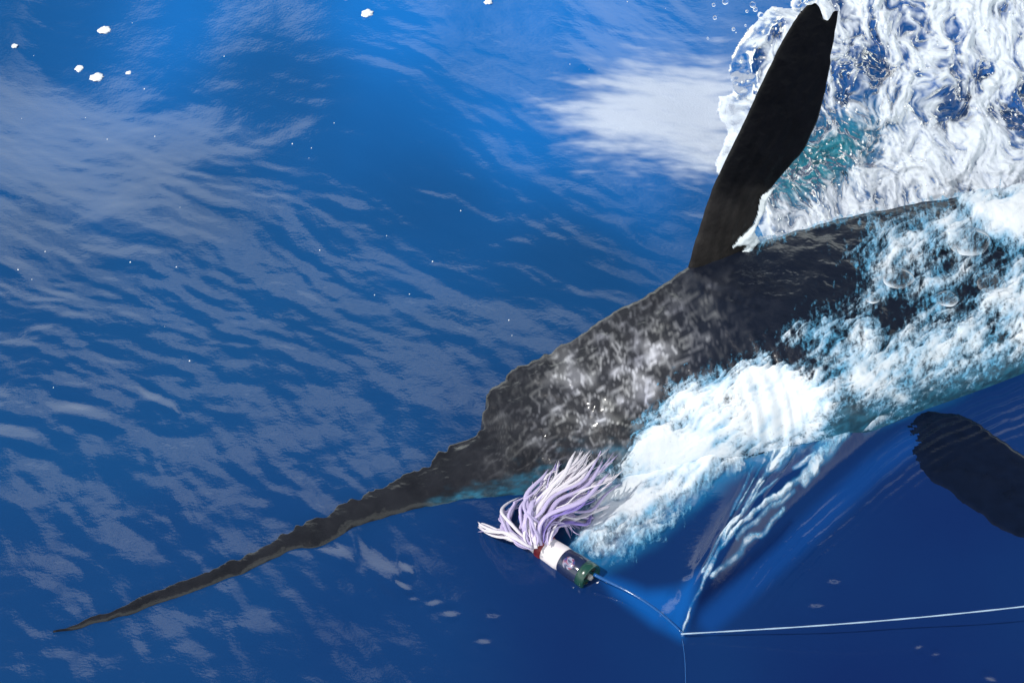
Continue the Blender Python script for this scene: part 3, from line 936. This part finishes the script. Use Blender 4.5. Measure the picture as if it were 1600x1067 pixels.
p_.inputs['Coat Weight'].default_value = 0.5
lk.new(p_.outputs[0], out.inputs[0])
disc_on('eye', ec, tocam, .0105, m_, head, .0008)
tab = [G(918, 916, .004), G(936, 908, .006), G(928, 920, .003), G(917, 922, .002)]
tabv = [t_ for t_ in tab] + [t_ + np.array([0, 0.002, -0.003]) for t_ in tab]
mesh_obj('lip_flake', tabv, [(0, 1, 2, 3), (7, 6, 5, 4), (0, 4, 5, 1), (1, 5, 6, 2), (2, 6, 7, 3), (3, 7, 4, 0)], M_COLLAR, lure, False)

def tube(pts, rads, nseg=7, flat=1.0, wide=None):
    pts = np.array(pts)
    vs, fs = [], []
    for i, p in enumerate(pts):
        t_ = pts[min(i + 1, len(pts) - 1)] - pts[max(i - 1, 0)]
        t_ /= np.linalg.norm(t_) + 1e-12
        a1 = np.cross(t_, [0, 0, 1.0]) if wide is None else np.cross(t_, wide)
        a1 /= np.linalg.norm(a1) + 1e-12
        a2 = np.cross(a1, t_)
        for k in range(nseg):
            a = 2 * math.pi * k / nseg
            vs.append(p + a1 * (rads[i] * math.cos(a)) + a2 * (rads[i] * flat * math.sin(a)))
    for i in range(len(pts) - 1):
        for k in range(nseg):
            fs.append((i * nseg + k, i * nseg + (k + 1) % nseg, (i + 1) * nseg + (k + 1) % nseg, (i + 1) * nseg + k))
    fs.append(tuple(range(nseg))[::-1])
    fs.append(tuple(range((len(pts) - 1) * nseg, len(pts) * nseg)))
    return vs, fs
M_SK = [plain('skirt_white', (0.76, 0.71, 0.77), 0.35, 1.45, 120, 0.3, 0.0006, vary=0.08), plain('skirt_lilac', (0.50, 0.43, 0.66), 0.35, 1.45, 120, 0.3, 0.0006, vary=0.15),
        plain('skirt_violet', (0.22, 0.17, 0.48), 0.3, 1.45, 120, 0.3, 0.0006, vary=0.2)]
def bez(p, n):
    t = np.linspace(0, 1, n)[:, None]
    p = np.array(p, float)
    return (1 - t) ** 3 * p[0] + 3 * (1 - t) ** 2 * t * p[1] + 3 * (1 - t) * t * t * p[2] + t ** 3 * p[3]
FANS = [  # start, two controls and end in px, jitter, count, colours
    ((836, 850), (806, 792), (872, 778), (912, 706), 8, 20, (0, 0, 0, 0, 1)),
    ((840, 848), (820, 790), (860, 790), (930, 722), 9, 10, (0, 0, 1)),
    ((845, 846), (825, 800), (890, 790), (948, 714), 9, 10, (0, 0, 1, 1)),
    ((834, 852), (800, 815), (850, 770), (872, 725), 9, 9, (0, 1, 1, 2)),
    ((830, 856), (800, 838), (785, 832), (747, 821), 5, 14, (0, 0, 0, 1)),
    ((830, 852), (790, 838), (765, 800), (812, 786), 6, 9, (0, 1, 1)),
    ((832, 850), (800, 810), (815, 790), (838, 760), 8, 7, (1, 1, 2)),
    ((850, 845), (840, 790), (905, 810), (925, 765), 12, 10, (0, 1, 2, 2)),
    ((846, 846), (830, 770), (915, 800), (960, 742), 14, 12, (0, 0, 1)),
    ((850, 846), (870, 790), (900, 830), (950, 790), 14, 9, (0, 0, 1, 2)),
    ((834, 848), (850, 800), (800, 800), (862, 745), 12, 9, (0, 0, 1)),
    ((856, 846), (850, 815), (890, 800), (905, 838), 10, 8, (0, 1, 1)),
]
for s0, c1, c2, e0, jit, cnt, cols in FANS:
    for q in range(int(cnt * 0.95)):
        J = lambda m_: np.array([random.gauss(0, m_), random.gauss(0, m_)])
        pp = bez([np.array(s0) + J(4), np.array(c1) + J(jit), np.array(c2) + J(jit), np.array(e0) + J(jit * 0.8)], 26)
        tq = np.linspace(0, 1, 26)
        wv = np.array([math.sin(t * random.uniform(6, 9) + 0) for t in tq])
        pha, fr_ = random.uniform(0, 6.28), random.uniform(8, 17)
        pp[:, 0] += 6.0 * np.sin(tq * fr_ + pha) * tq
        pp[:, 1] += 5.2 * np.sin(tq * fr_ * 0.8 + pha * 2) * tq
        zz = 0.030 + random.uniform(-.012, .022) + 0.022 * np.sin(tq * math.pi) + tq * (0.034 if e0[1] < 770 else 0.0)
        if e0[1] >= 770: zz = np.maximum(zz - 0.022 * tq, 0.008)
        P = G(pp[:, 0], pp[:, 1], zz)
        w0 = random.choice((0.0011, 0.0015, 0.0020, 0.0027, 0.0036))
        rad = w0 * (0.75 + 0.5 * np.sin(tq * math.pi)) * np.where(tq > 0.9, 1 - (tq - 0.9) / 0.1 * 0.65, 1)
        vs, fs = tube(P, rad, 6, random.uniform(0.28, 0.6))
        mesh_obj('skirt_strand', vs, fs, M_SK[random.choice(cols)], lure)

# ------------------------------------------------------------------ fishing line
M_LINE = plain('line_nylon', (0.34, 0.46, 0.60), 0.3, 1.5, 150, 0.3, 0.0005, vary=0.15)
M_LEAD = plain('leader_blue', (0.010, 0.085, 0.28), 0.15, 1.5, 150, 0.3, 0.0005, vary=0.2)
fl = empty('fishing_line', tuple(G(1067, 990, 0.0)))
tag(fl, 'pale taut fishing line running from the lure leader across the dark water', 'fishing line')
A_, B_ = G(1064, 990, 0.004), G(1760, 928, 0.05)
pts = [A_ + (B_ - A_) * t + np.array([0, 0, -0.010 * math.sin(t * math.pi)]) for t in np.linspace(0, 1, 40)]
vs, fs = tube(pts, [0.00110 + 0.00022 * math.sin(i * 1.7) for i in range(40)], 8)
mesh_obj('main_line', vs, fs, M_LINE, fl)
lp = bez([(928, 897), (960, 915), (1010, 930), (1066, 989)], 30)
P = G(lp[:, 0], lp[:, 1], np.linspace(0.024, 0.004, 30))
P[:, 2] = np.maximum(P[:, 2], sea_z(P[:, 0], P[:, 1]) + 0.001)
vs, fs = tube(P, np.linspace(0.0030, 0.0015, 30), 8)
mesh_obj('leader', vs, fs, M_LEAD, fl)
lp = np.stack([np.linspace(1066, 1075, 14) + 1.5 * np.sin(np.linspace(0, 5, 14)), np.linspace(992, 1085, 14)], 1)
P = G(lp[:, 0], lp[:, 1], 0.0)
P[:, 2] = sea_z(P[:, 0], P[:, 1]) + 0.0003
vs, fs = tube(P, [0.0007] * 14, 6)
mesh_obj('tag_end', vs, fs, M_LEAD, fl)

# ------------------------------------------------------------------ loose froth, drops, bubbles
def lump_mesh(seed, sub=3, rough=0.28):
    bm_ = bmesh.new()
    bmesh.ops.create_icosphere(bm_, subdivisions=sub, radius=1.0)
    co = np.array([v.co[:] for v in bm_.verts])
    n = perlin(co[:, 0] * 1.7 + seed, co[:, 1] * 1.7 + co[:, 2], 401) + perlin(co[:, 1] * 3.1 + seed, co[:, 2] * 3.1 + co[:, 0], 402) * 0.5
    co *= (1 + rough * n)[:, None]
    fs = [[v.index for v in f.verts] for f in bm_.faces]
    bm_.free()
    return co, fs
M_FLECK = plain('fleck_white', (0.86, 0.88, 0.90), 0.5, 1.33, 180, 0.7, 0.004, vary=0.06)
FLECKS = [(160, 14, 11, 'round white foam fleck alone at the dark edge of the bright blue'), (148, 80, 12, 'largest white foam fleck beside the grey cloud reflection'),
          (120, 63, 8, 'white foam fleck with a faint tail next to the largest fleck'), (18, 30, 6, 'small oval foam fleck away from the others on dark blue water'),
          (543, 37, 6, 'small foam fleck just beyond a rounder white one on bright blue water'), (575, 63, 10, 'rounder white foam fleck on smooth bright blue water'),
          (763, 42, 7, 'lone white foam fleck between bright blue ripples'), (198, 81, 5, 'dim small foam fleck past the largest white fleck')]
for i, (u, v, r, lab) in enumerate(FLECKS):
    co, fs = lump_mesh(i * 3.3, 3, 0.35)
    p = G(u, v, 0.0)
    rm = r * SPAN / W
    z = float(sea_z(p[0], p[1])[0])
    a = random.uniform(-.5, .5)
    c = np.stack([co[:, 0] * rm * math.cos(a) - co[:, 1] * rm * 1.1 * math.sin(a), co[:, 0] * rm * math.sin(a) + co[:, 1] * rm * 1.1 * math.cos(a), co[:, 2] * rm * 0.35], 1)
    o = mesh_obj('foam_fleck', c, fs, M_FLECK)
    o.location = (p[0], p[1], z + rm * 0.12)
    tag(o, lab, 'foam', 'flecks of foam afloat')

# tiny specks that nobody could count
allv, allf, off = [], [], 0
co, fs = lump_mesh(1.0, 1, 0.3)
fs = np.array(fs)
SPK = [(165, 188), (500, 400), (487, 243), (457, 232), (676, 420), (795, 515), (50, 440), (130, 145), (350, 85), (30, 148), (48, 40), (1040, 12), (980, 10), (85, 620),
       (240, 190), (720, 350), (640, 470), (800, 540), (890, 130), (920, 135)]
SPK += [(random.uniform(0, 1000), random.uniform(0, 700)) for _ in range(14)]
SPK += [(1290 + random.gauss(0, 70), 700 + random.gauss(0, 60)) for _ in range(0)]
for u, v in SPK:
    p = G(u, v, 0.0)
    r = random.uniform(0.0006, 0.0015)
    z = float(sea_z(p[0], p[1])[0])
    allv.append(co * np.array([r, r * 1.6, r * 0.6]) + np.array([p[0], p[1], z]))
    allf.append(fs + off)
    off += len(co)
o = mesh_obj('white_specks', np.concatenate(allv), np.concatenate(allf), M_FLECK)
tag(o, 'tiny white specks scattered over the blue ripples', 'foam', kind='stuff')

# drops
dco, dfs = lump_mesh(2.0, 2, 0.10)
DROPS = [(1133, 3, 5), (1115, 8, 3), (1176, 8, 5), (1180, 15, 4), (1167, 18, 2.5), (1188, 24, 5), (1117, 28, 3.5), (1146, 46, 3), (1252, 6, 7), (1259, 3, 4), (1106, 60, 2), (1165, 40, 2)]
for i, (u, v, r) in enumerate(DROPS):
    rm = r * SPAN / W
    o = mesh_obj('water_droplet', dco * rm * np.array([1, 1, 1.15]), dfs, M_DROP)
    o.location = G(u, v, 0.30 + 0.06 * math.sin(i * 2.1))
    tag(o, 'clear droplet flying off the curling crest beside the dorsal fin', 'droplet', 'droplets flying off the splash')
allv, allf, off = [], [], 0
co, fs = lump_mesh(4.0, 1, 0.2)
fs = np.array(fs)
for _ in range(230):
    if random.random() < 2:
        u, v = random.uniform(1150, 1620), random.uniform(-20, 330)
        z = 0.30 * float(sstep(400, -160, v)) + 0.02 + random.uniform(0.08, 0.14)
    else:
        u = 1000 + random.uniform(0, 560)
        v = random.uniform(470, 690) - (u - 1000) * 0.16
        z = 0.10 + random.uniform(0.0, 0.12)
        if v > 640 - (u - 1000) * 0.1: z = random.uniform(0.02, 0.05)
    r = random.choice((0.0007, 0.0010, 0.0013, 0.0020))
    allv.append(co * r * np.array([1, 1, random.uniform(1, 1.8)]) + G(u, v, z))
    allf.append(fs + off)
    off += len(co)
o = mesh_obj('spray', np.concatenate(allv), np.concatenate(allf), M_FLECK)
tag(o, 'fine white spray hanging over the splash and foam', 'spray', kind='stuff')

# water film running off the trailing edge of the fin
M_FILM = plain('film_pale', (0.62, 0.68, 0.72), 0.2, 1.33, 60, 0.5, 0.003, vary=0.15)
FILM = [(1210, 282), (1196, 290), (1182, 300), (1178, 326), (1172, 344), (1160, 356), (1148, 366), (1136, 383), (1146, 378), (1160, 377), (1154, 386), (1148, 398), (1150, 404),
        (1160, 398), (1171, 397), (1172, 380), (1182, 370), (1173, 356), (1180, 340), (1190, 322), (1192, 306), (1202, 292)]
uu, vv = np.meshgrid(np.arange(1130, 1216, 1.5), np.arange(276, 410, 1.5))
nx_, ny_ = uu.shape[1], uu.shape[0]
uu, vv = uu.ravel(), vv.ravel()
sd = poly_sd(uu, vv, FILM)
P = np.array([on_plane(a, b, p0, fn) for a, b in zip(uu, vv)])
tow = fn if np.dot(fn, CAM - p0) > 0 else -fn
ef = sstep(0, -5, sd)
P = P + tow * (0.014 + 0.006 * ef + 0.002 * fbm(uu / 10, vv / 10, 2, 501))[:, None]
v1, f1, e1 = cut(P, grid_faces(nx_, ny_), sd < 0.5, ef)
v2 = v1 - tow * (0.002 + 0.010 * e1)[:, None]
o = mesh_obj('water_trickle', np.concatenate([v1, v2]), np.concatenate([f1, f1[:, ::-1] + len(v1)]), M_FILM)
tag(o, 'pale film of water running off the rear edge of the dorsal fin', 'water')

# domed bubbles riding on the back
m, nd, lk, out = new_mat('bubble_film')
tr_ = N(nd, 'ShaderNodeBsdfTransparent')
gl = N(nd, 'ShaderNodeBsdfGlossy')
gl.inputs['Roughness'].default_value = 0.08
fdif = N(nd, 'ShaderNodeBsdfDiffuse')
fdif.inputs['Color'].default_value = (0.75, 0.80, 0.86, 1)
lw = N(nd, 'ShaderNodeFresnel')
lw.inputs['IOR'].default_value = 1.06
bb, bn_ = bump(nd, lk, 45, 0.5, 0.004)
lk.new(bb.outputs[0], gl.inputs['Normal'])
fa = N(nd, 'ShaderNodeAttribute', attribute_name='rim')
m1 = N(nd, 'ShaderNodeMixShader')
m2 = N(nd, 'ShaderNodeMixShader')
lk.new(lw.outputs[0], m1.inputs[0])
lk.new(tr_.outputs[0], m1.inputs[1])
lk.new(gl.outputs[0], m1.inputs[2])
lk.new(fa.outputs['Fac'], m2.inputs[0])
lk.new(m1.outputs[0], m2.inputs[1])
lk.new(fdif.outputs[0], m2.inputs[2])
lk.new(m2.outputs[0], out.inputs[0])
M_BUB = m
BUB = [(1512, 385, 34), (1402, 442, 24), (1428, 400, 13), (1548, 450, 22), (1478, 474, 18), (1362, 472, 13)]
for i, (u, v, r) in enumerate(BUB):
    dr = Vector(G(u, v, 0.0) - CAM)
    hit = bvh.ray_cast(Vector(CAM), dr.normalized(), dr.length)
    p = np.array(hit[0]) if hit[0] is not None else G(u, v, 0.02)
    rm = r * SPAN / W
    vs, fs, rim = [], [], []
    nr_, ns_ = 9, 30
    for a in range(nr_):
        ph = a / (nr_ - 1) * math.pi / 2
        for k in range(ns_):
            th = 2 * math.pi * k / ns_
            wob_ = 1 + 0.04 * math.sin(3 * th + i) + 0.03 * math.sin(5 * th + 2 * i)
            vs.append((rm * math.cos(ph) * math.cos(th) * wob_, rm * math.cos(ph) * math.sin(th) * wob_, rm * 0.6 * math.sin(ph)))
            rim.append((0.85 if a < 1 else 0.60 if a == 1 else 0.22 if a == 2 else 0.05) * (0.7 + 0.45 * math.sin(th * 2 + i)))
    for a in range(nr_ - 1):
        for k in range(ns_):
            fs.append((a * ns_ + k, a * ns_ + (k + 1) % ns_, (a + 1) * ns_ + (k + 1) % ns_, (a + 1) * ns_ + k))
    o = mesh_obj('bubble', vs, fs, M_BUB)
    fattr(o, 'rim', rim)
    o.location = (p[0], p[1], p[2] + 0.008)
    lab = 'largest domed bubble riding on the foamy back of the marlin' if i == 0 else 'smaller domed bubble in the foam on the back of the marlin'
    tag(o, lab, 'bubble', 'bubbles on the back')
